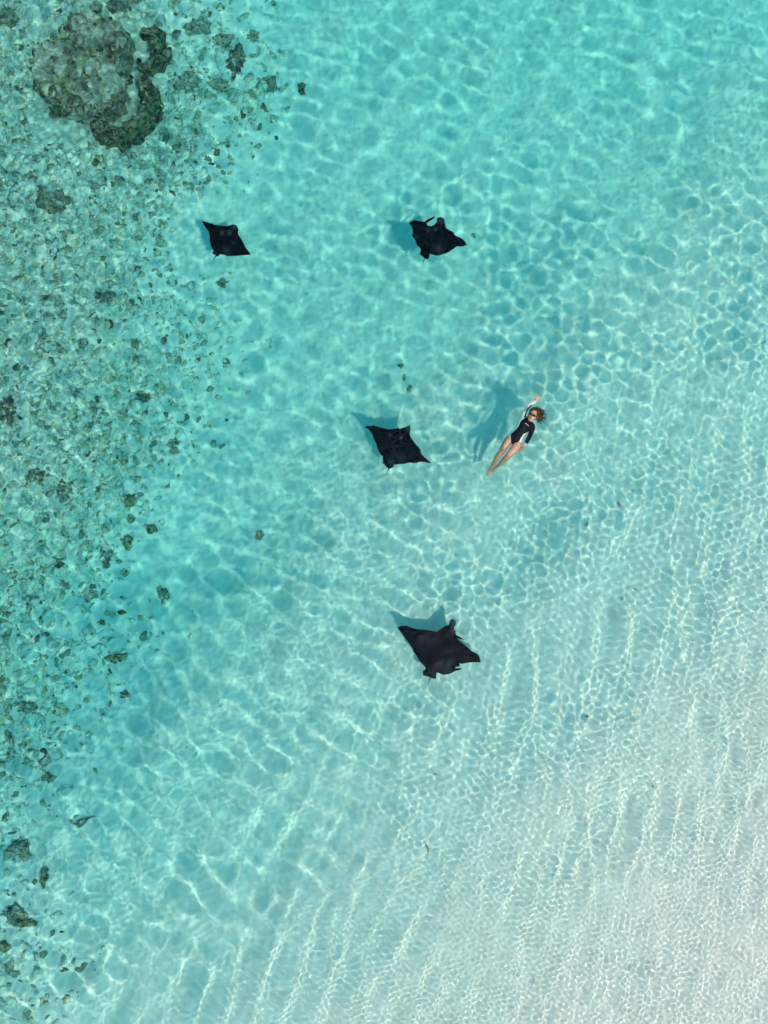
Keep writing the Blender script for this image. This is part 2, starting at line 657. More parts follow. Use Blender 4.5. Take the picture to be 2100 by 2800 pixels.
build_ray((940, 1100), 280 / 1659,
          [(345, 385), (385, 380), (430, 390), (470, 373), (540, 395), (640, 425), (740, 440), (850, 430), (882, 408), (900, 440), (930, 420),
           (980, 400), (1030, 380), (1070, 355), (1084, 400), (1072, 480), (1060, 530), (1120, 630), (1190, 710), (1240, 770), (1258, 825),
           (1310, 890), (1370, 940), (1402, 970), (1395, 984), (1310, 965), (1220, 968), (1170, 985), (1070, 980), (980, 1005), (920, 1000),
           (840, 1015), (825, 1000), (800, 1045), (740, 1078), (680, 1050), (655, 1010), (622, 1000), (635, 960), (625, 905), (640, 885),
           (600, 850), (570, 800), (540, 730), (527, 660), (495, 625), (490, 590), (450, 510), (400, 435), (350, 410)],
          .62, (735, 1040), (985, 440), (345, 390), (1400, 975), None,
          [((745, 540), 30, .4), ((922, 582), 20, .8), ((1040, 420), 50, .65), ((770, 980), 60, .3), ((930, 930), 90, .18), ((620, 720), 12, .4)],
          [(900, 450), (1055, 520)],
          'black manta ray beside the floating swimmer', droop=(.04, .02))
build_ray((1030, 1640), 320 / 1659,
          [(295, 385), (340, 368), (420, 372), (490, 405), (560, 425), (680, 428), (790, 438), (850, 448), (910, 405), (970, 370), (1030, 355),
           (1040, 295), (1080, 270), (1117, 300), (1122, 345), (1092, 385), (1105, 450), (1135, 500), (1200, 538), (1245, 562), (1190, 552),
           (1142, 540), (1190, 590), (1270, 660), (1340, 720), (1400, 755), (1440, 785), (1465, 840), (1475, 887), (1380, 885), (1290, 897),
           (1200, 915), (1170, 903), (1182, 945), (1112, 955), (1135, 972), (1200, 963), (1190, 990), (1110, 1010), (1050, 1045), (940, 1062), (850, 1030),
           (845, 1060), (830, 1124), (760, 1100), (720, 1085), (655, 1070), (660, 1000), (692, 990), (695, 960), (650, 910), (610, 870),
           (560, 790), (520, 740), (510, 690), (460, 610), (400, 530), (340, 440)],
          .42, (780, 1080), (1040, 400), (295, 385), (1475, 885), None,
          [((1085, 320), 40, .75), ((1060, 400), 30, .4), ((1000, 980), 110, .2), ((1010, 380), 20, .3), ((800, 1040), 60, .15)],
          [(1000, 372), (1110, 440)],
          'largest black manta ray, the one lowest in the picture', droop=(.04, .03))


# ---------------------------------------------------------------- rocks, rubble and the coral head
MAT_REEF = mat_rock('reef_rock', (.07, .07, .045), (.34, .33, .24), (.80, .73, .59), (.32, .40, .12), .5, .8, .55)
MAT_REEF_DARK = mat_rock('dark_reef_rock', (.06, .06, .042), (.23, .22, .155), (.56, .50, .38), (.25, .32, .11), .5, 1.3, .35)
MAT_REEF_GREEN = mat_rock('green_algae_rock', (.08, .085, .04), (.24, .26, .13), (.52, .48, .30), (.23, .30, .08), .6, 1.5)
MAT_RIM = mat_rock('reef_rim', (.025, .027, .016), (.12, .12, .075), (.38, .36, .24), (.20, .28, .07), .5, 1.2)
MAT_PALE = mat_rock('bleached_coral', (.36, .33, .26), (.62, .55, .45), (.82, .74, .62), (.42, .42, .25), .25, 1.4)
MAT_TURF = mat_rock('turf_covered_rubble', (.12, .12, .085), (.40, .37, .27), (.74, .64, .52), (.27, .33, .13), .35, 1.6)
MAT_SANDLOOSE = bpy.data.materials['coral_sand']


def lump_mesh(name, seed, sub=3, rough=.35, freq=1.6, flat=.7, lobes=4):
    rnd = random.Random(seed)
    bm = bmesh.new()
    bmesh.ops.create_icosphere(bm, subdivisions=sub, radius=1)
    off = Vector((rnd.uniform(-50, 50), rnd.uniform(-50, 50), rnd.uniform(-50, 50)))
    dirs = [Vector((rnd.gauss(0, 1), rnd.gauss(0, 1), rnd.gauss(0, .6))).normalized() for _ in range(lobes)]
    for v in bm.verts:
        n = v.co.normalized()
        k = 1 + rough * mnoise.noise(n * freq + off) + rough * .6 * mnoise.noise(n * freq * 2.7 + off) + (rough * .4 * mnoise.noise(n * freq * 7 + off) if sub > 3 else 0)
        k += .3 * max(max(0, n.dot(d)) ** 4 for d in dirs)
        v.co = n * k
        v.co.z *= flat
    me = bpy.data.meshes.new(name)
    bm.to_mesh(me)
    bm.free()
    me.polygons.foreach_set('use_smooth', np.ones(len(me.polygons), bool))
    return me


def build_reef():
    S = .48222
    root = bpy.data.objects.new('coral_outcrop', None)
    COL.objects.link(root)
    base = on_floor(280, 210)
    root.location = base
    tag(root, 'large grey-brown coral head with green algae in the upper left corner', 'coral')
    zf = base.z

    def W(q):
        p = unproject(q[0] * S, q[1] * S, zf + .35)
        return (p.x, p.y)
    tops = []

    def mass(name, poly, H, side, mat, seed, pits=(), lump=.09, mesa=.0):
        A = np.array([W(q) for q in poly])
        A = np.array([list(p) for p in densify([tuple(a) for a in A], .08)])
        B = np.roll(A, -1, 0)
        lo, hi = A.min(0) - .12, A.max(0) + .12
        st = .024
        gx = np.arange(lo[0], hi[0], st)
        gy = np.arange(lo[1], hi[1], st)
        X, Y = np.meshgrid(gx, gy)
        g = np.random.default_rng(seed)
        wx, wy = .028 * rand_field(X, Y, .1, .45, 24, g), .028 * rand_field(X, Y, .1, .45, 24, g)
        P = np.stack([(X + wx).ravel(), (Y + wy).ravel()], -1)
        d = seg_dist(P, A, B) * np.where(inside_poly(P, A), 1, -1)
        d = d.reshape(X.shape)
        # knobbly growth: rounded cells
        cell = g.uniform([lo[0], lo[1]], [hi[0], hi[1]], (int((hi[0] - lo[0]) * (hi[1] - lo[1]) / .014), 2))
        ch = g.uniform(.3, 1, len(cell))
        best = np.full(X.shape, 0.0)
        for (cx, cy_), hh in zip(cell, ch):
            r = .055 + .07 * hh
            i0, i1 = np.searchsorted(gx, [cx - r, cx + r])
            j0, j1 = np.searchsorted(gy, [cy_ - r, cy_ + r])
            if i1 <= i0 or j1 <= j0: continue
            q = 1 - ((X[j0:j1, i0:i1] - cx) ** 2 + (Y[j0:j1, i0:i1] - cy_) ** 2) / r ** 2
            best[j0:j1, i0:i1] = np.maximum(best[j0:j1, i0:i1], np.sqrt(np.clip(q, 0, 1)) * (.4 + .6 * hh))
        Z = H * sstep(-.03, side, d) + lump * best * sstep(0, .12, d) + .035 * rand_field(X, Y, .25, 1.0, 30, g) * sstep(0, .2, d)
        Z += .012 * rand_field(X, Y, .06, .14, 30, g) * sstep(0, .1, d)
        Z += mesa * (1 - sstep(.05, .55, d)) * sstep(.0, .1, d)
        for (q, r, dep) in pits:
            w = W(q)
            Z -= dep * np.exp(-(((X - w[0]) ** 2 + (Y - w[1]) ** 2) / (r * S / 136) ** 2) ** 1.5)
        Z = np.maximum(Z, .0) * (d > -.03) - .12 * (d <= -.03)
        keep = (d > -.075)
        idx = -np.ones(X.size, int)
        idx[keep.ravel()] = np.arange(keep.sum())
        f = idx[grid_faces(len(gx), len(gy))]
        f = f[(f >= 0).all(1)]
        V = np.stack([X, Y, Z], -1).reshape(-1, 3)[keep.ravel()]
        V = V - np.array([base.x, base.y, 0])
        used = np.unique(f)
        o = link(name, mesh_np(name, V, f), mat, root)
        tops.append((gx, gy, Z, d))
        return o

    main = [(440, 112), (520, 95), (610, 105), (665, 140), (720, 180), (745, 222), (752, 280), (740, 330), (715, 385), (722, 470), (714, 560), (690, 620),
            (640, 672), (535, 694), (440, 690), (300, 640), (235, 560), (190, 470), (183, 410), (212, 350), (208, 300), (280, 283), (330, 238), (390, 170)]
    mass('reef_mass', main, .60, .13, MAT_REEF, 3,
         pits=[((660, 500), 80, .28), ((600, 560), 60, .16), ((540, 520), 40, .3), ((590, 290), 36, .3), ((520, 330), 30, .25), ((300, 420), 26, .2), ((430, 600), 28, .2), ((250, 310), 52, -.14), ((710, 350), 48, -.16)], mesa=.10, lump=.20)
    mass('hook_ridge', [(782, 198), (815, 165), (852, 147), (912, 160), (948, 228), (960, 320), (925, 382), (850, 418), (800, 402), (768, 362),
                        (800, 338), (835, 352), (852, 330), (848, 250), (815, 215)], .56, .09, MAT_RIM, 5, lump=.1)
    mass('rim_ridge', [(783, 474), (815, 440), (884, 501), (895, 583), (876, 650), (838, 703), (783, 785), (673, 828), (581, 817), (518, 757), (527, 700), (600, 693), (673, 730),
                       (746, 703), (792, 638), (808, 574), (780, 525)], .62, .09, MAT_RIM, 7, lump=.12)
    # sand lying in the hollow of the coral head
    bm = bmesh.new()
    ring = [(680, 425), (712, 440), (715, 500), (700, 560), (660, 600), (610, 590), (575, 545), (590, 470), (630, 440)]
    cx = sum(p[0] for p in ring) / len(ring)
    cyy = sum(p[1] for p in ring) / len(ring)
    c0 = bm.verts.new((*W((cx, cyy)), .52))
    rv = []
    for p in densify([W(q) for q in ring], .06):
        rv.append(bm.verts.new((p[0] + random.uniform(-.015, .015), p[1] + random.uniform(-.02, .02), .40)))
    for i in range(len(rv)):
        bm.faces.new([c0, rv[i], rv[(i + 1) % len(rv)]])
    bmesh.ops.subdivide_edges(bm, edges=bm.edges, cuts=3, use_grid_fill=True)
    for v in bm.verts:
        v.co.z += .05 * mnoise.noise(v.co * 3)
        v.co -= Vector((base.x, base.y, 0))
    bmesh.ops.recalc_face_normals(bm, faces=bm.faces)
    me = bpy.data.meshes.new('sand_pocket')
    bm.to_mesh(me)
    bm.free()
    link('sand_pocket', me, MAT_PALE, root)
    # knobs of coral grown over it
    variants = [lump_mesh('coral_knob', 100 + k, 2, .4, 1.8, .8, 5) for k in range(6)]
    mats = [MAT_RIM, MAT_REEF, MAT_REEF, MAT_REEF_GREEN, MAT_PALE]
    meshes = []
    for k, me in enumerate(variants):
        for m in mats:
            c = me.copy()
            c.materials.append(m)
            meshes.append(c)
    rnd = random.Random(8)
    n = 0
    while n < 210:
        gx, gy, Z, d = rnd.choice(tops[:1] * 5 + tops[1:])
        j, i = rnd.randrange(len(gy)), rnd.randrange(len(gx))
        if n < 95 and not (Z is tops[0][2] and .0 < d[j, i] < .13): continue         # a dark broken edge first
        if d[j, i] < (.0 if n < 95 else .02): continue
        if n >= 95 and Z[j, i] < .3 and (rnd.random() < .8 or Z is not tops[0][2]): continue
        r = rnd.uniform(.03, .085)
        if d[j, i] < .16:
            k = rnd.choice([0, 0, 0, 0, 0, 0, 1, 3])
        else:
            k = rnd.choice([0, 1, 2, 3, 3, 4])
        o = link('coral_knob', meshes[rnd.randrange(6) * 5 + k], None, root)
        o.location = (gx[i] - base.x, gy[j] - base.y, Z[j, i] - r * .15)
        o.scale = (r, r * rnd.uniform(.7, 1.3), r * rnd.uniform(.6, 1.0))
        o.rotation_euler = (rnd.uniform(-.4, .4), rnd.uniform(-.4, .4), rnd.uniform(0, 6.28))
        n += 1


build_reef()


def rock(px, py, rx, ry, mat, label, seed, rot=0, hz=.5, cat='rock', name='seabed_rock', knobs=3):
    """One lump of rock on the seabed; rx, ry half sizes in pixels of the photograph."""
    p = on_floor(px, py)
    me = lump_mesh(name, seed, 4, .75, 1.9, 1.0, 6)
    o = link(name, me, mat)
    if px < 420 and py > 600:
        rx, ry = rx * .85, ry * .85
    r = rx / 132, ry / 132
    h = (r[0] + r[1]) / 2 * hz
    o.location = (p.x, p.y, p.z + h * .1)
    o.scale = (r[0], r[1], h)
    o.rotation_euler = (0, 0, rot)
    tag(o, label, cat)
    rnd = random.Random(seed)
    for k in range(knobs):                              # growths on the rock
        a = rnd.uniform(0, 6.28)
        c = lump_mesh('growth', seed * 7 + k, 2, .5, 2, .9, 4)
        g = link('growth', c, rnd.choice([MAT_REEF_GREEN, MAT_TURF, MAT_PALE]), o)
        q = rnd.uniform(.25, .8)
        g.location = (q * math.cos(a), q * math.sin(a), .75 * math.sqrt(1 - q * q))
        s = rnd.uniform(.2, .42)
        g.scale = (s, s, s)
    return o


D_, G_, T_ = MAT_REEF_DARK, MAT_REEF_GREEN, MAT_TURF
rocks = [
    (325, 14, 26, 18, D_, 'dark rock cut by the top edge just above the coral head'),
    (24, 52, 34, 24, D_, 'dark crusted rock in the extreme upper left corner'),
    (146, 556, 34, 24, D_, 'green-topped dark rock with a deep shadow below the coral head'),
    (118, 530, 16, 22, D_, 'small dark rock touching the upper left side of the green-topped rock'),
    (505, 225, 30, 20, T_, 'olive rock half way along the rubble right of the coral head'),
    (545, 75, 26, 18, T_, 'dull rock at the top of the rubble right of the coral head'),
    (645, 165, 20, 30, D_, 'tall dark rock at the right end of the rubble by the coral head'),
    (610, 105, 22, 15, T_, 'blotchy rock just above the tall dark rock by the coral head'),
    (600, 230, 26, 16, T_, 'flat rock just below and left of the tall dark rock'),
    (690, 100, 18, 14, T_, 'blotchy rock above right of the tall dark rock'),
    (742, 236, 13, 18, D_, 'upright dark stone just right of the rubble by the coral head'),
    (827, 245, 10, 11, D_, 'lone small dark stone on the sand near the top, right of the rubble'),
    (717, 291, 8, 11, D_, 'tiny dark stone left of the lone stone near the top'),
    (286, 812, 26, 16, D_, 'flat dark rock on the rubble level with a point below the smallest ray'),
    (371, 938, 14, 12, D_, 'round dark stone on the edge between rubble and open sand'),
    (371, 979, 9, 11, D_, 'dark pebble directly below the round dark stone at the rubble edge'),
    (392, 1090, 16, 14, D_, 'dark teal stone standing alone right of the rubble, left of the middle'),
    (354, 1368, 18, 18, G_, 'yellow-green rock with a dark left side on the rubble edge'),
    (346, 1478, 17, 16, G_, 'greenish brown rock below the yellow-green rock'),
    (414, 1445, 12, 14, D_, 'small dark rock right of the two green rocks'),
    (291, 1537, 10, 13, D_, 'dark pointed stone below the greenish brown rock'),
    (447, 1626, 13, 17, T_, 'isolated algae tuft stone on sand left of the largest ray'),
    (101, 1300, 22, 22, D_, 'dark hollowed rock near the left edge at mid height'),
    (169, 1343, 20, 26, D_, 'dark crescent-shaped rock right of the hollowed rock'),
    (20, 1120, 26, 34, D_, 'broad dark rock mass at the left edge above mid height'),
    (316, 1798, 25, 17, G_, 'big green algae clump left of the largest ray'),
    (282, 1704, 8, 10, mat_rock('brown_sponge', (.08, .05, .02), (.22, .14, .05), (.4, .3, .14), (.2, .12, .04), .3), 'small brown sponge above the big green clump'),
    (337, 1905, 11, 9, D_, 'little dark stone below the big green clump'),
    (711, 1465, 11, 9, T_, 'faint algae-covered stone alone on sand left of the largest ray'),
    (610, 776, 13, 9, G_, 'small mossy coral tuft on sand below the smallest ray'),
    (1094, 1001, 6, 5.5, D_, 'round dark green tuft on the sand above the middle ray'),
    (1104, 1035, 4, 8, T_, 'slanted dark weed tuft just below the round tuft above the middle ray'),
    (1120, 1062, 6, 5, T_, 'pale green weed tuft nearest the middle ray on its upper side'),
    (1293, 646, 5, 6, T_, 'small speckled tuft off the right wing tip of the upper ray'),
    (135, 2126, 20, 14, D_, 'dark ragged rock near the left edge, lower part'),
    (75, 1935, 22, 16, D_, 'low dark rock at the left edge below the green clump'),
    (55, 2330, 26, 24, T_, 'mossy rock near the left edge below the drifting branch'),
    (122, 2405, 10, 26, G_, 'narrow green ridge of rock near the lower left corner'),
    (45, 2500, 30, 22, T_, 'low mossy rock mound in the lower left corner'),
    (75, 2525, 26, 9, G_, 'bright green rimmed ledge on the mossy mound in the lower left corner'),
    (8, 2590, 14, 16, G_, 'green rock cut by the left edge, lowest of the rocks'),
]
for i, (px, py, rx, ry, m, lab) in enumerate(rocks):
    rock(px, py, rx, ry, m, lab, 300 + i, rot=(i * 1.7) % 3.1 if rx == ry else 0, knobs=3 if max(rx, ry) > 10 else 1)


def rubble():
    rnd = random.Random(31)
    variants = [lump_mesh('coral_fragment', 500 + k, 2, .55, 1.8, .55, 5) for k in range(8)]
    pool = []
    for me in variants:
        for m in (T_, T_, MAT_PALE, MAT_PALE, T_):
            c = me.copy()
            c.materials.append(m)
            pool.append(c)

    def spot():
        while True:
            px, py = rnd.uniform(-60, 800), rnd.uniform(-60, 2800)
            p = on_floor(px, py)
            w = float(rubble_mask(np.array([p.x]), np.array([p.y]))[0])
            if 90 < px < 430 and 50 < py < 395: continue
            if px > 470 and 540 < py < 730: continue
            drift = .5 + .5 * mnoise.noise(Vector((p.x * .9, p.y * .9, 3.3)) * 1.0) + .35 * mnoise.noise(Vector((p.x * 2.6, p.y * 2.6, 9)))
            if rnd.random() < w ** 1.7 * min(max(drift * 1.5, .05), 1): return p
    marks = {2: 'green-topped dark rock', 4: 'olive rock', 5: 'dull rock near the top edge', 6: 'tall dark rock', 13: 'flat dark rock', 14: 'round dark stone',
             16: 'dark teal stone', 17: 'yellow-green rock', 18: 'greenish brown rock', 20: 'dark pointed stone', 22: 'dark hollowed rock', 24: 'broad dark edge rock',
             25: 'big green algae clump', 34: 'dark ragged rock', 35: 'low dark edge rock', 36: 'mossy left-edge rock', 37: 'narrow green ridge', 38: 'low mossy mound'}
    found = {}
    shade = ('mottled', 'mottled', 'pale', 'pale', 'mottled')
    for i in range(170):
        p = spot()
        r = rnd.uniform(.045, .11)
        k = rnd.randrange(len(pool))
        o = link('coral_fragment', pool[k])
        o.location = (p.x, p.y, p.z - r * .08)
        o.scale = (r * rnd.uniform(.8, 1.5), r, r * rnd.uniform(.6, 1.0))
        o.rotation_euler = (rnd.uniform(-.3, .3), rnd.uniform(-.3, .3), rnd.uniform(0, 6.28))
        best = min(marks, key=lambda m: (on_floor(rocks[m][0], rocks[m][1]) - p).length)
        d = p - on_floor(rocks[best][0], rocks[best][1])
        side = ('right of' if d.x > 0 else 'left of') if abs(d.x) > abs(d.y) else ('above' if d.y > 0 else 'below')
        found.setdefault((best, side, shade[k % 5]), []).append((d.length, o))
    order = ['nearest', 'second nearest', 'third nearest', 'fourth nearest', 'fifth nearest', 'sixth nearest', 'seventh nearest', 'eighth nearest', 'ninth nearest']
    for (m, side, sh), lst in found.items():
        lst.sort(key=lambda t: t[0])
        for n, (_, o) in enumerate(lst):
            lab = f'{sh} coral fragment {side} the {marks[m]}'
            if len(lst) > 1:
                lab += ', ' + (order[n] if n < len(order) else 'farthest') + ' to it'
            tag(o, lab, 'coral fragment', 'coral fragments strewn along the left side')
    # the finer litter between them: too small and too many to count
    src = [lump_mesh('litter', 700 + k, 1, .6, 1.8, .6, 3) for k in range(10)]
    base = []
    for me in src:
        co = np.empty(len(me.vertices) * 3, np.float32)
        me.vertices.foreach_get('co', co)
        f = np.array([list(pp.vertices) for pp in me.polygons])
        base.append((co.reshape(-1, 3), f))
    m, nt, b = new_mat('broken_coral_litter')
    gm = nt.nodes.new('ShaderNodeNewGeometry')
    c = ramp(nt, gm.outputs['Random Per Island'], [(.0, (.08, .08, .05)), (.05, (.24, .24, .17)), (.15, (.46, .43, .31)), (.3, (.56, .54, .34)), (.42, (.66, .58, .47)), (.7, (.86, .74, .62)), (1, (.93, .82, .70))])
    vec = gm.outputs['Position']
    n = tex_noise(nt, 22, 4, .7, vec)
    c = mix(nt, ramp(nt, n, [(.5, (0, 0, 0)), (.66, (.7, .7, .7))]), c, (.22, .24, .15))
    nt.links.new(c, b.inputs['Base Color'])
    bump(nt, b, n, .8, .03)
    V, F = [], []
    off = 0
    for i in range(9500):
        p = spot()
        co, f = base[rnd.randrange(10)]
        r = rnd.uniform(.02, .05) * (1.6 if rnd.random() < .25 else 1)
        a = rnd.uniform(0, 6.28)
        ca, sa = math.cos(a), math.sin(a)
        q = co * np.array([r * rnd.uniform(.8, 1.8), r, r * .6])
        q = np.stack([q[:, 0] * ca - q[:, 1] * sa + p.x, q[:, 0] * sa + q[:, 1] * ca + p.y, q[:, 2] + p.z + r * .05], -1)
        V.append(q)
        F.append(f + off)
        off += len(co)
    me = mesh_np('rubble_litter', np.concatenate(V), np.concatenate(F))
    o = link('rubble_litter', me, m)
    tag(o, 'fine litter of broken coral covering the left side of the seabed', 'coral litter', None, 'stuff')


rubble()


def weed(path, radii, mat, label, name, cat):
    """a drifting branch or weed strand lying on the seabed; parts are its twigs"""
    first = None
    for k, (pts, r) in enumerate(zip(path, radii)):
        bm = bmesh.new()
        P = [on_floor(*q) for q in pts]
        P = [p + Vector((0, 0, .03 + r)) for p in P]
        c = P[0].copy() if first is None else first.location.copy()
        rings = []
        n = len(P)
        for i, p in enumerate(P):
            t = (P[min(i + 1, n - 1)] - P[max(i - 1, 0)]).normalized()
            s = t.cross(Vector((0, 0, 1))).normalized()
            up = s.cross(t)
            rr = r * (1 - .6 * i / max(1, n - 1))
            rings.append([bm.verts.new(p - c + s * rr * math.cos(a) + up * rr * math.sin(a)) for a in (k2 * math.pi / 3 for k2 in range(6))])
        for r0, r1 in zip(rings, rings[1:]):
            for j in range(6):
                bm.faces.new([r0[j], r0[(j + 1) % 6], r1[(j + 1) % 6], r1[j]])
        bm.faces.new(rings[0][::-1])
        bm.faces.new(rings[-1])
        me = bpy.data.meshes.new(name if first is None else 'twig')
        bm.to_mesh(me)
        bm.free()
        if first is None:
            first = link(name, me, mat)
            first.location = c
            tag(first, label, cat)
        else:
            link('twig', me, mat, first)
    return first


weed([[(203, 2236), (211, 2246), (225, 2243), (240, 2238), (252, 2233), (263, 2229)], [(228, 2251), (236, 2245), (244, 2239)], [(203, 2236), (206, 2230), (215, 2232)]],
     [.030, .02, .03], MAT_REEF_DARK, 'dark drifting branch lying on the sand in the lower left', 'sunken_branch', 'branch')
weed([[(1165, 2311), (1168, 2316), (1171, 2321), (1170, 2327), (1168, 2332)], [(1171, 2321), (1173, 2317)]],
     [.028, .014], MAT_REEF_DARK, 'single dark scrap of seaweed on the pale sand below the largest ray', 'seaweed_scrap', 'seaweed')

flecks = [(1729, 1341, 'tiny dark weed fleck on the sand, uppermost right of the swimmer'), (1691, 1378, 'tiny dark weed fleck just below left of the uppermost fleck'),
          (1602, 1435, 'tiny dark weed fleck on the sand below right of the swimmer'), (1737, 1610, 'tiny dark weed fleck in the soft dark hollow at the right'),
          (1702, 1636, 'tiny dark weed fleck under the soft dark hollow at the right'), (1605, 1958, 'tiny dark weed fleck on pale sand well right of the largest ray'),
          (1784, 2148, 'tiny dark weed fleck lowest on the pale sand at the right'), (1190, 2115, 'tiny dark weed fleck above the single seaweed scrap')]
for k, (fx, fy, lab) in enumerate(flecks):
    a = k * 1.3
    w = weed([[(fx - 5 * math.cos(a), fy - 5 * math.sin(a)), (fx, fy + 1.5), (fx + 5 * math.cos(a), fy + 5 * math.sin(a))]], [.016], MAT_REEF_DARK, lab, 'weed_fleck', 'seaweed')
    w['group'] = 'weed flecks on the pale sand'


# ---------------------------------------------------------------- the floating swimmer
def build_swimmer():
    K = 190 / 1659

    def W(cx, cy_, z):
        p = unproject(1310 + cx * K, 1060 + cy_ * K, z)
        return p
    bm = bmesh.new()

    def loft(pts, sub=4, seg=20, cap=True):
        """closed tapered tube; each point (x, y, z, half width, half thickness)"""
        P = [(W(p[0], p[1], p[2]), p[3], p[4] if len(p) > 4 else p[3]) for p in pts]
        path = []
        n = len(P)
        for i in range(n - 1):
            a, b, c, d = (P[min(max(i + k, 0), n - 1)] for k in (-1, 0, 1, 2))
            for j in range(sub):
                t = j / sub
                cr = lambda q0, q1, q2, q3: .5 * ((2 * q1) + (q2 - q0) * t + (2 * q0 - 5 * q1 + 4 * q2 - q3) * t * t + (3 * q1 - q0 - 3 * q2 + q3) * t ** 3)
                path.append((cr(a[0], b[0], c[0], d[0]), cr(a[1], b[1], c[1], d[1]), cr(a[2], b[2], c[2], d[2])))
        path.append(P[-1])
        if cap:                                         # rounded ends
            for end in (0, -1):
                p, ra, rb = path[end]
                q = path[1][0] if end == 0 else path[-2][0]
                d = (p - q).normalized() * min(ra, rb)
                ext = [(p + d * f, ra * g, rb * g) for f, g in ((.5, .86), (.85, .5), (.98, .15))]
                path = ext[::-1] + path if end == 0 else path + ext
        rings = []
        n = len(path)
        for i, (p, ra, rb) in enumerate(path):
            t = (path[min(i + 1, n - 1)][0] - path[max(i - 1, 0)][0]).normalized()
            s = t.cross(Vector((0, 0, 1)))
            if s.length < 1e-4: s = Vector((1, 0, 0))
            s.normalize()
            up = s.cross(t)
            rings.append([bm.verts.new(p + s * (ra * math.cos(a)) + up * (rb * math.sin(a))) for a in (2 * math.pi * k / seg for k in range(seg))])
        for r0, r1 in zip(rings, rings[1:]):
            for k in range(seg):
                bm.faces.new([r0[k], r0[(k + 1) % seg], r1[(k + 1) % seg], r1[k]])
        bm.faces.new(rings[0][::-1])
        bm.faces.new(rings[-1])

    def ball(cx, cy_, z, rx, ry, rz, rot=0):
        g = bmesh.ops.create_icosphere(bm, subdivisions=3, radius=1)
        M = Matrix.Translation(W(cx, cy_, z)) @ Matrix.Rotation(rot, 4, 'Z') @ Matrix.Diagonal((rx, ry, rz, 1))
        bmesh.ops.transform(bm, matrix=M, verts=g['verts'])

    tor = [(805, 1290, -.075, .10, .075), (850, 1222, -.062, .160, .098), (900, 1150, -.05, .148, .09), (955, 1075, -.04, .122, .082),
           (1030, 975, -.028, .132, .095), (1095, 880, -.02, .152, .102), (1145, 810, -.02, .150, .085), (1180, 768, -.016, .085, .062)]
    arm_r = [(1100, 800, -.03, .06), (1062, 755, -.035, .055), (1055, 690, -.042, .050), (1085, 590, -.05, .045), (1145, 480, -.045, .041), (1240, 385, -.012, .037), (1365, 306, .035, .026)]
    arm_l = [(1215, 865, -.025, .06), (1268, 925, -.026, .057), (1262, 1000, -.04, .050), (1232, 1090, -.05, .045), (1190, 1195, -.055, .042), (1128, 1310, -.075, .036), (1052, 1412, -.10, .026)]
    leg_r = [(735, 1215, -.075, .088), (650, 1340, -.065, .082), (560, 1485, -.068, .070), (462, 1632, -.085, .055), (400, 1735, -.14, .053), (350, 1812, -.22, .042), (303, 1885, -.30, .032)]
    leg_l = [(925, 1335, -.065, .088), (850, 1440, -.045, .082), (755, 1558, -.045, .070), (662, 1660, -.07, .056), (585, 1740, -.16, .053), (500, 1822, -.26, .042), (428, 1888, -.345, .032)]
    loft(tor, seg=28)
    loft(arm_r)
    loft(arm_l)
    loft(leg_r)
    loft(leg_l)
    loft([(303, 1885, -.30, .034, .034), (268, 1960, -.345, .040, .030), (225, 2040, -.375, .044, .020), (203, 2078, -.385, .036, .013)])
    loft([(428, 1888, -.345, .034, .034), (385, 1932, -.385, .040, .030), (345, 1972, -.41, .044, .020), (325, 1992, -.42, .036, .013)])
    for bx, by, bz, n in ((203, 2078, -.385, 0), (325, 1992, -.42, 1)):       # toes
        for k in range(5):
            o = (k - 2) * 17
            loft([(bx + o * .8, by + o * .55, bz, .010), (bx + o * .8 - 14, by + o * .55 + 22 - abs(k - 1) * 3, bz - .004, .009)], 2, 8)
    # neck and head, face to the sky
    loft([(1172, 785, -.02, .062, .058), (1200, 762, -.008, .055, .052), (1232, 740, .0, .052, .055)], 3)
    loft([(1226, 778, .034, .030, .036), (1236, 752, .03, .052, .062), (1254, 707, .02, .066, .080), (1276, 655, .014, .073, .090), (1298, 605, .002, .073, .086), (1318, 560, -.012, .052, .062)], 4, 24)
    ball(1228, 776, .064, .018, .020, .014)                     # chin
    loft([(1268, 662, .100, .008, .010), (1256, 690, .108, .011, .014), (1250, 700, .100, .013, .012)], 3, 10)    # nose
    ball(1240, 722, .092, .021, .008, .010, -.5)                # lips
    ball(1195, 668, .01, .012, .026, .03, .4)                   # ears
    ball(1345, 735, .01, .012, .026, .03, .4)
    ball(1052, 842, .048, .056, .056, .042)                     # chest
    ball(1165, 925, .048, .056, .056, .042)
    # raised hand: palm and five spread fingers
    loft([(1362, 308, .034, .026, .018), (1378, 270, .048, .034, .014), (1390, 236, .058, .036, .013)], 3, 12)
    for f in ([(1366, 246, .055, .0085), (1354, 215, .066, .008), (1352, 190, .078, .007), (1344, 178, .086, .006)],
              [(1380, 236, .058, .0085), (1384, 195, .072, .008), (1376, 172, .086, .007), (1370, 160, .094, .006)],
              [(1394, 232, .06, .009), (1402, 185, .07, .008), (1402, 155, .078, .007), (1398, 133, .084, .006)],
              [(1408, 238, .058, .009), (1432, 198, .066, .008), (1448, 172, .07, .007), (1458, 150, .074, .006)],
              [(1392, 282, .045, .011), (1422, 262, .05, .010), (1442, 238, .056, .008), (1450, 222, .06, .007)]):
        loft(f, 3, 8)
    # lowered hand, slightly curled
    loft([(1054, 1410, -.10, .026, .017), (1025, 1450, -.108, .034, .014), (1000, 1484, -.112, .036, .013)], 3, 12)
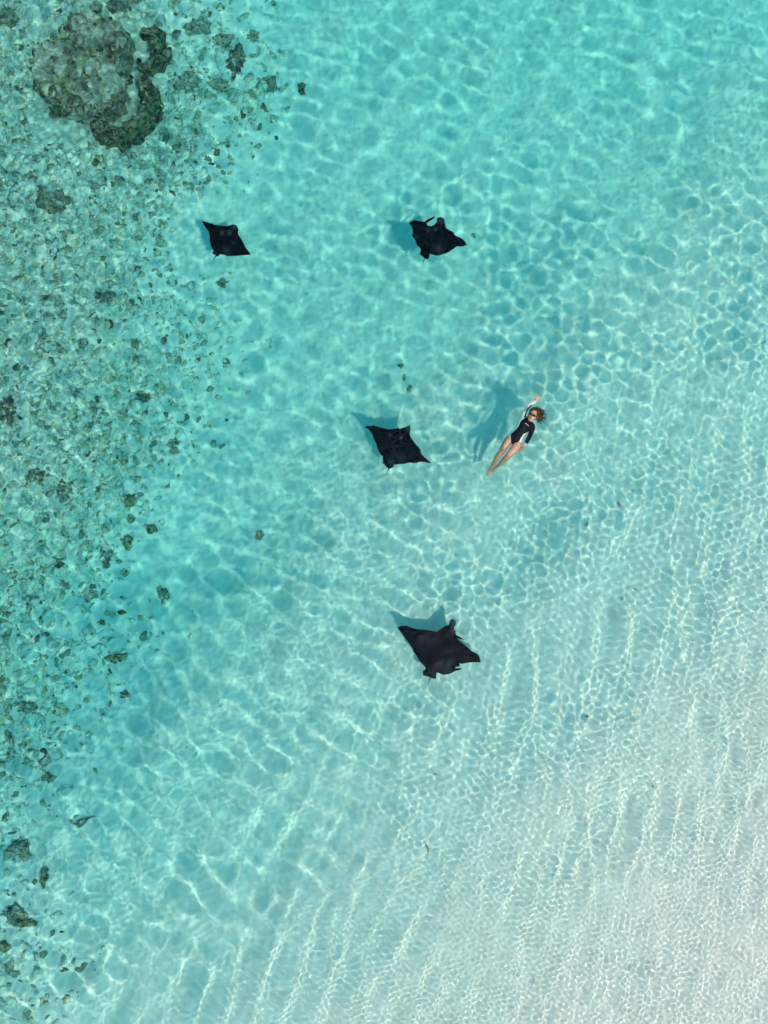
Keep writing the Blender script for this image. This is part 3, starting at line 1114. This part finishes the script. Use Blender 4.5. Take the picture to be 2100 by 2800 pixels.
    for f in ([(982, 1466, -.112, .0085), (958, 1492, -.115, .008), (944, 1512, -.125, .007)],
              [(992, 1476, -.112, .0085), (962, 1516, -.115, .008), (943, 1545, -.128, .007)],
              [(1002, 1486, -.112, .009), (976, 1530, -.115, .008), (960, 1556, -.13, .007)],
              [(1014, 1492, -.112, .009), (996, 1530, -.115, .008), (986, 1552, -.128, .007)],
              [(1040, 1448, -.106, .011), (1046, 1482, -.108, .010), (1036, 1508, -.115, .008)]):
        loft(f, 3, 8)
    bmesh.ops.recalc_face_normals(bm, faces=bm.faces)
    raw = bpy.data.meshes.new('body_raw')
    bm.to_mesh(raw)
    bm.free()
    tmp = bpy.data.objects.new('tmp', raw)
    COL.objects.link(tmp)
    rm = tmp.modifiers.new('remesh', 'REMESH')
    rm.mode = 'VOXEL'
    rm.voxel_size = .0058
    sm = tmp.modifiers.new('smooth', 'SMOOTH')
    sm.factor = .5
    sm.iterations = 4
    dg = bpy.context.evaluated_depsgraph_get()
    me = bpy.data.meshes.new_from_object(tmp.evaluated_get(dg))
    bpy.data.objects.remove(tmp)
    me.name = 'person'
    org = W(900, 1150, -.05)
    me.transform(Matrix.Translation(-org))
    me.polygons.foreach_set('use_smooth', np.ones(len(me.polygons), bool))

    # skin
    m, nt, b = new_mat('skin')
    n = tex_noise(nt, 20, 4, .6, objpos(nt))
    nt.links.new(ramp(nt, n, [(.3, (.48, .25, .135)), (.7, (.60, .335, .20))]), b.inputs['Base Color'])
    b.inputs['Roughness'].default_value = .45
    b.inputs['Specular IOR Level'].default_value = .4
    b.inputs['Subsurface Weight'].default_value = .0
    body = link('person', me, m)
    body.location = org
    tag(body, 'woman floating on her back in a black and white long-sleeved swimsuit and sunglasses', 'person')

    # ---- swimsuit: panels cut from the surface of the body
    nv = len(me.vertices)
    co = np.empty(nv * 3, np.float32)
    me.vertices.foreach_get('co', co)
    co = co.reshape(-1, 3)
    no = np.empty(nv * 3, np.float32)
    me.vertices.foreach_get('normal', no)
    no = no.reshape(-1, 3)
    f = np.array([list(p.vertices) for p in me.polygons])
    fc = co[f].mean(1) + np.array(org)
    # back to the pixels the panels were read from (straight lines of sight)
    s = FPX / (CAM_H - fc[:, 2])
    pc = np.stack([(1050 + fc[:, 0] * s - 1310) / K, (1400 - fc[:, 1] * s - 1060) / K], -1)
    Kp = 1 / (K / 136)

    def chain_d(chain):
        """(distance / radius, fraction along) to a chain of points"""
        best, par = np.full(len(fc), 9.0), np.zeros(len(fc))
        P = [(np.array(W(*q[:3])), q[3]) for q in chain]
        for i in range(len(P) - 1):
            (a, ra), (c, rc) = P[i], P[i + 1]
            ab = c - a
            t = np.clip(((fc - a) @ ab) / (ab @ ab), 0, 1)
            d = np.linalg.norm(fc - (a + t[:, None] * ab), axis=1) / (ra + (rc - ra) * t)
            up = d < best
            best = np.where(up, d, best)
            par = np.where(up, (i + t) / (len(P) - 1), par)
        return best, par
    dr, pr = chain_d(arm_r)
    dl, pl = chain_d(arm_l)
    dh, _ = chain_d([(1240, 742, .035, .062), (1276, 655, .014, .09), (1318, 560, -.012, .07)])
    torso_poly = [(640, 1100), (700, 1120), (752, 1215), (775, 1350), (808, 1350), (850, 1318), (935, 1296), (1000, 1306), (1080, 1340), (1300, 1100), (1420, 950),
                  (1320, 830), (1262, 812), (1228, 790), (1185, 715), (1120, 660), (1000, 690), (850, 880)]
    in_t = inside_poly(pc, torso_poly) & (dh > 1.0)
    is_r = (dr < 1.25) & (dr <= dl) & (pr > .16) & (pc[:, 1] < 800)
    is_l = (dl < 1.25) & (pl > .12) & (pc[:, 0] > 930)
    suit = (in_t & ~((dr < 1.1) & (pr > .9)) | (is_r & (pr < .985)) | (is_l & (pl < .97))) & (dh > .98)
    # hands stay bare
    suit &= ~((pc[:, 1] < 318) & (pc[:, 0] > 1340)) & ~((pc[:, 1] > 1405) & (pc[:, 0] < 1075) & (pc[:, 0] > 900))
    black = inside_poly(pc, [(1150, 690), (1050, 752), (992, 812), (935, 935), (870, 1012), (752, 1112), (757, 1352), (812, 1352), (955, 1288), (985, 1222), (1055, 1112),
                             (1180, 1050), (1255, 1003), (1330, 930), (1300, 830), (1235, 780), (1190, 700)])
    blk_r = inside_poly(pc, [(1160, 690), (1045, 780), (1056, 720), (1098, 620), (1155, 490), (1225, 412), (1292, 398), (1235, 470), (1200, 560)])
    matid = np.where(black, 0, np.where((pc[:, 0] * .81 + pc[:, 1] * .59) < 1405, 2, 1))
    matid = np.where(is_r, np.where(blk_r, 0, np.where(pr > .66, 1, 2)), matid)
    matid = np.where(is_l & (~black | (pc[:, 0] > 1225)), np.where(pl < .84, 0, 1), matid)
    sel = np.where(suit)[0]
    used = np.unique(f[sel])
    mp = -np.ones(nv, int)
    mp[used] = np.arange(len(used))
    sv = co[used] + no[used] * .0035
    sme = mesh_np('swimsuit', sv, mp[f[sel]])

    def cloth(name, col, rough=.6):
        m, nt, b = new_mat(name)
        n = tex_noise(nt, 60, 3, .6, objpos(nt))
        c = ramp(nt, n, [(.3, tuple(x * .85 for x in col)), (.7, col)])
        nt.links.new(c, b.inputs['Base Color'])
        b.inputs['Roughness'].default_value = rough
        b.inputs['Specular IOR Level'].default_value = .12
        bump(nt, b, tex_noise(nt, 14, 3, .5, objpos(nt)), .25, .02)
        return m
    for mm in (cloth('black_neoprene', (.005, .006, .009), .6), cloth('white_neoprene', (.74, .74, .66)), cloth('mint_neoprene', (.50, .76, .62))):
        sme.materials.append(mm)
    sme.polygons.foreach_set('material_index', matid[sel].astype(np.int32))
    suit_o = link('swimsuit', sme, None, body)
    suit_o['label'] = 'black long-sleeved swimsuit with pale side panels'

    from mathutils.bvhtree import BVHTree
    bvh = BVHTree.FromPolygons([tuple(v) for v in sv], [tuple(q) for q in mp[f[sel]]])
    bvb = BVHTree.FromPolygons([tuple(v) for v in co], [tuple(q) for q in f])

    def drop(tree, cx, cy_):
        for z in (.06,):
            p = W(cx, cy_, z) - org
            h = tree.ray_cast(Vector((p.x, p.y, 1)), Vector((0, 0, -1)))
            if h[0] is not None: return h[0]
        return Vector((p.x, p.y, .1))
    white = cloth('white_print', (.8, .8, .82))
    # the maker's mark across the chest: a short and a longer row of small strokes
    u = Vector((100, 105)).normalized()
    vv = Vector((u.y, -u.x))
    bm = bmesh.new()
    strokes = [(-34 + k * 9, 7) for k in range(4)] + [(14 + k * 9.5, 7) for k in range(6)]
    for k, (t, w) in enumerate(strokes):
        c = Vector((1128, 874)) + u * t
        hgt = 8 if k % 3 else 10
        q = [c - u * w * .42 - vv * hgt, c + u * w * .42 - vv * hgt, c + u * w * .42 + vv * hgt, c - u * w * .42 + vv * hgt]
        lowv = [drop(bvh, a.x, a.y) for a in q]
        top = [bm.verts.new(a + Vector((0, 0, .003))) for a in lowv]
        bot = [bm.verts.new(a - Vector((0, 0, .003))) for a in lowv]
        bm.faces.new(top)
        for i in range(4):
            bm.faces.new([top[i], bot[i], bot[(i + 1) % 4], top[(i + 1) % 4]])
    bmesh.ops.recalc_face_normals(bm, faces=bm.faces)
    lm = bpy.data.meshes.new('chest_lettering')
    bm.to_mesh(lm)
    bm.free()
    link('chest_lettering', lm, white, suit_o)

    def strip(name, pts, r, mat, parent, seg=6, taper=.3):
        bm = bmesh.new()
        rings = []
        n = len(pts)
        for i, p in enumerate(pts):
            t = (pts[min(i + 1, n - 1)] - pts[max(i - 1, 0)]).normalized()
            s_ = t.cross(Vector((0, 0, 1))).normalized()
            up = s_.cross(t)
            rr = r * (1 - taper * i / (n - 1))
            rings.append([bm.verts.new(p + s_ * rr * math.cos(a) + up * rr * math.sin(a)) for a in (2 * math.pi * k / seg for k in range(seg))])
        for r0, r1 in zip(rings, rings[1:]):
            for k in range(seg):
                bm.faces.new([r0[k], r0[(k + 1) % seg], r1[(k + 1) % seg], r1[k]])
        bm.faces.new(rings[0][::-1])
        bm.faces.new(rings[-1])
        me2 = bpy.data.meshes.new(name)
        bm.to_mesh(me2)
        bm.free()
        return link(name, me2, mat, parent)
    blk = bpy.data.materials['black_neoprene']
    strip('zip_cord', [W(x, y, z) - org for x, y, z in ((1075, 752, .035), (1040, 744, .03), (1005, 746, .012), (972, 738, .006))], .006, blk, suit_o)

    # ---- sunglasses
    m, nt, b = new_mat('dark_lens')
    b.inputs['Base Color'].default_value = (.004, .004, .005, 1)
    b.inputs['Roughness'].default_value = .15
    b.inputs['Specular IOR Level'].default_value = .5
    fm, nt, b = new_mat('dark_frame')
    b.inputs['Base Color'].default_value = (.012, .008, .006, 1)
    b.inputs['Roughness'].default_value = .35
    b.inputs['Specular IOR Level'].default_value = .4
    A, B = W(1242, 634, .108) - org, W(1314, 668, .108) - org
    lat = (B - A).normalized()
    mid_ = (A + B) / 2
    zt = .118 - org.z
    bridge = strip('sunglasses', [Vector((*(mid_ + lat * k).xy, zt + .004 - abs(k) * .3)) for k in (-.02, -.01, 0, .01, .02)], .005, fm, body, taper=0)
    ang = math.atan2(lat.y, lat.x)
    for c in (A, B):
        bm = bmesh.new()
        bmesh.ops.create_icosphere(bm, subdivisions=3, radius=1)
        for v in bm.verts:                              # rounded square lens, slightly domed
            k = (abs(v.co.x) ** 3.2 + abs(v.co.y) ** 3.2) ** (1 / 3.2)
            r = math.hypot(v.co.x, v.co.y)
            if k > 1e-6:
                v.co.x *= r / k
                v.co.y *= r / k
        M = Matrix.Translation(Vector((c.x, c.y, zt - .006))) @ Matrix.Rotation(ang, 4, 'Z') @ Matrix.Diagonal((.031, .024, .011, 1))
        bmesh.ops.transform(bm, matrix=M, verts=bm.verts)
        lm = bpy.data.meshes.new('lens')
        bm.to_mesh(lm)
        bm.free()
        lm.polygons.foreach_set('use_smooth', np.ones(len(lm.polygons), bool))
        link('lens', lm, m, bridge)
    for c, sg in ((A, -1), (B, 1)):
        o1 = c + lat * (sg * .03)
        strip('temple', [Vector((o1.x, o1.y, zt - .006)), Vector((*(o1 + lat * sg * .012).xy, zt - .03)), Vector((*(o1 + lat * sg * .016).xy, zt - .075))], .004, fm, bridge)

    # ---- lips
    lipm, nt, b = new_mat('lips')
    b.inputs['Base Color'].default_value = (.42, .12, .11, 1)
    bm = bmesh.new()
    bmesh.ops.create_icosphere(bm, subdivisions=2, radius=1)
    h = drop(bvb, 1240, 722)
    bmesh.ops.transform(bm, matrix=Matrix.Translation(h) @ Matrix.Rotation(ang, 4, 'Z') @ Matrix.Diagonal((.022, .008, .005, 1)), verts=bm.verts)
    lm = bpy.data.meshes.new('mouth')
    bm.to_mesh(lm)
    bm.free()
    link('mouth', lm, lipm, body)

    # ---- hair, loose in the water
    hm, nt, b = new_mat('brown_hair')
    n = tex_noise(nt, 26, 4, .6, objpos(nt))
    nt.links.new(ramp(nt, n, [(.35, (.03, .018, .007)), (.52, (.10, .06, .02)), (.68, (.32, .21, .07))]), b.inputs['Base Color'])
    b.inputs['Roughness'].default_value = .5
    rnd = random.Random(4)
    bm = bmesh.new()

    def strand(pts, r):
        rings = []
        n = len(pts)
        for i, p in enumerate(pts):
            t = (pts[min(i + 1, n - 1)] - pts[max(i - 1, 0)]).normalized()
            s_ = t.cross(Vector((0, 0, 1))).normalized()
            up = s_.cross(t)
            rr = r * (1 - .75 * (i / (n - 1)) ** 1.5)
            rings.append([bm.verts.new(p + s_ * rr * math.cos(a) + up * rr * .7 * math.sin(a)) for a in (0, 1.57, 3.14, 4.71)])
        for r0, r1 in zip(rings, rings[1:]):
            for k in range(4):
                bm.faces.new([r0[k], r0[(k + 1) % 4], r1[(k + 1) % 4], r1[k]])
        bm.faces.new(rings[-1])
    # scalp cover: the back and top of the head, open round the face
    g = bmesh.ops.create_icosphere(bm, subdivisions=4, radius=1)
    hc = W(1296, 640, -.012) - org
    hax = Vector((85, 200)).normalized()
    M = Matrix.Translation(hc) @ Matrix.Rotation(math.atan2(hax.y, hax.x) - math.pi / 2, 4, 'Z') @ Matrix.Diagonal((.10, .128, .10, 1))
    dead = []
    for v in g['verts']:
        c = v.co.copy()
        if c.z > .18 and ((c.x / .74) ** 2 + ((c.y + .22) / .72) ** 2) < 1: dead.append(v)
        elif c.y < -.72: dead.append(v)
        v.co = c * (1 + .08 * mnoise.noise(c * 5))
    bmesh.ops.transform(bm, matrix=M, verts=g['verts'])
    bmesh.ops.delete(bm, geom=dead, context='VERTS')
    for i in range(620):
        a = math.radians(rnd.triangular(-75, 150, 25))
        reach = np.interp(math.degrees(a), [-80, -55, -20, 10, 45, 80, 120, 150], [200, 265, 310, 300, 215, 175, 145, 105]) * rnd.uniform(.45, 1.15)
        a0 = a + rnd.gauss(0, .25)
        r0 = rnd.uniform(40, 88)
        x0, y0 = 1300 + r0 * math.cos(a0), 640 - r0 * 1.1 * math.sin(a0)
        x1, y1 = 1300 + reach * math.cos(a), 650 - reach * math.sin(a)
        z0, z1 = rnd.uniform(-.06, .045), rnd.uniform(-.12, -.02)
        ph, amp, fr = rnd.uniform(0, 6.28), rnd.uniform(8, 30), rnd.uniform(5, 11)
        nx, ny = -(y1 - y0), (x1 - x0)
        L = math.hypot(nx, ny) + 1e-6
        bend = rnd.gauss(0, 26)
        pts = []
        for k in range(9):
            t = k / 8
            w = amp * t * math.sin(fr * t + ph) + bend * math.sin(math.pi * t * .8)
            zz = z0 * (1 - t) + z1 * t + (.012 if t < .3 else 0) * (1 - t)
            p = W(x0 + (x1 - x0) * t + nx / L * w, y0 + (y1 - y0) * t + ny / L * w, min(zz, .05))
            pts.append(p - org)
        strand(pts, rnd.uniform(.003, .007))
    bmesh.ops.recalc_face_normals(bm, faces=bm.faces)
    hme = bpy.data.meshes.new('hair')
    bm.to_mesh(hme)
    bm.free()
    hme.polygons.foreach_set('use_smooth', np.ones(len(hme.polygons), bool))
    link('hair', hme, hm, body)


build_swimmer()
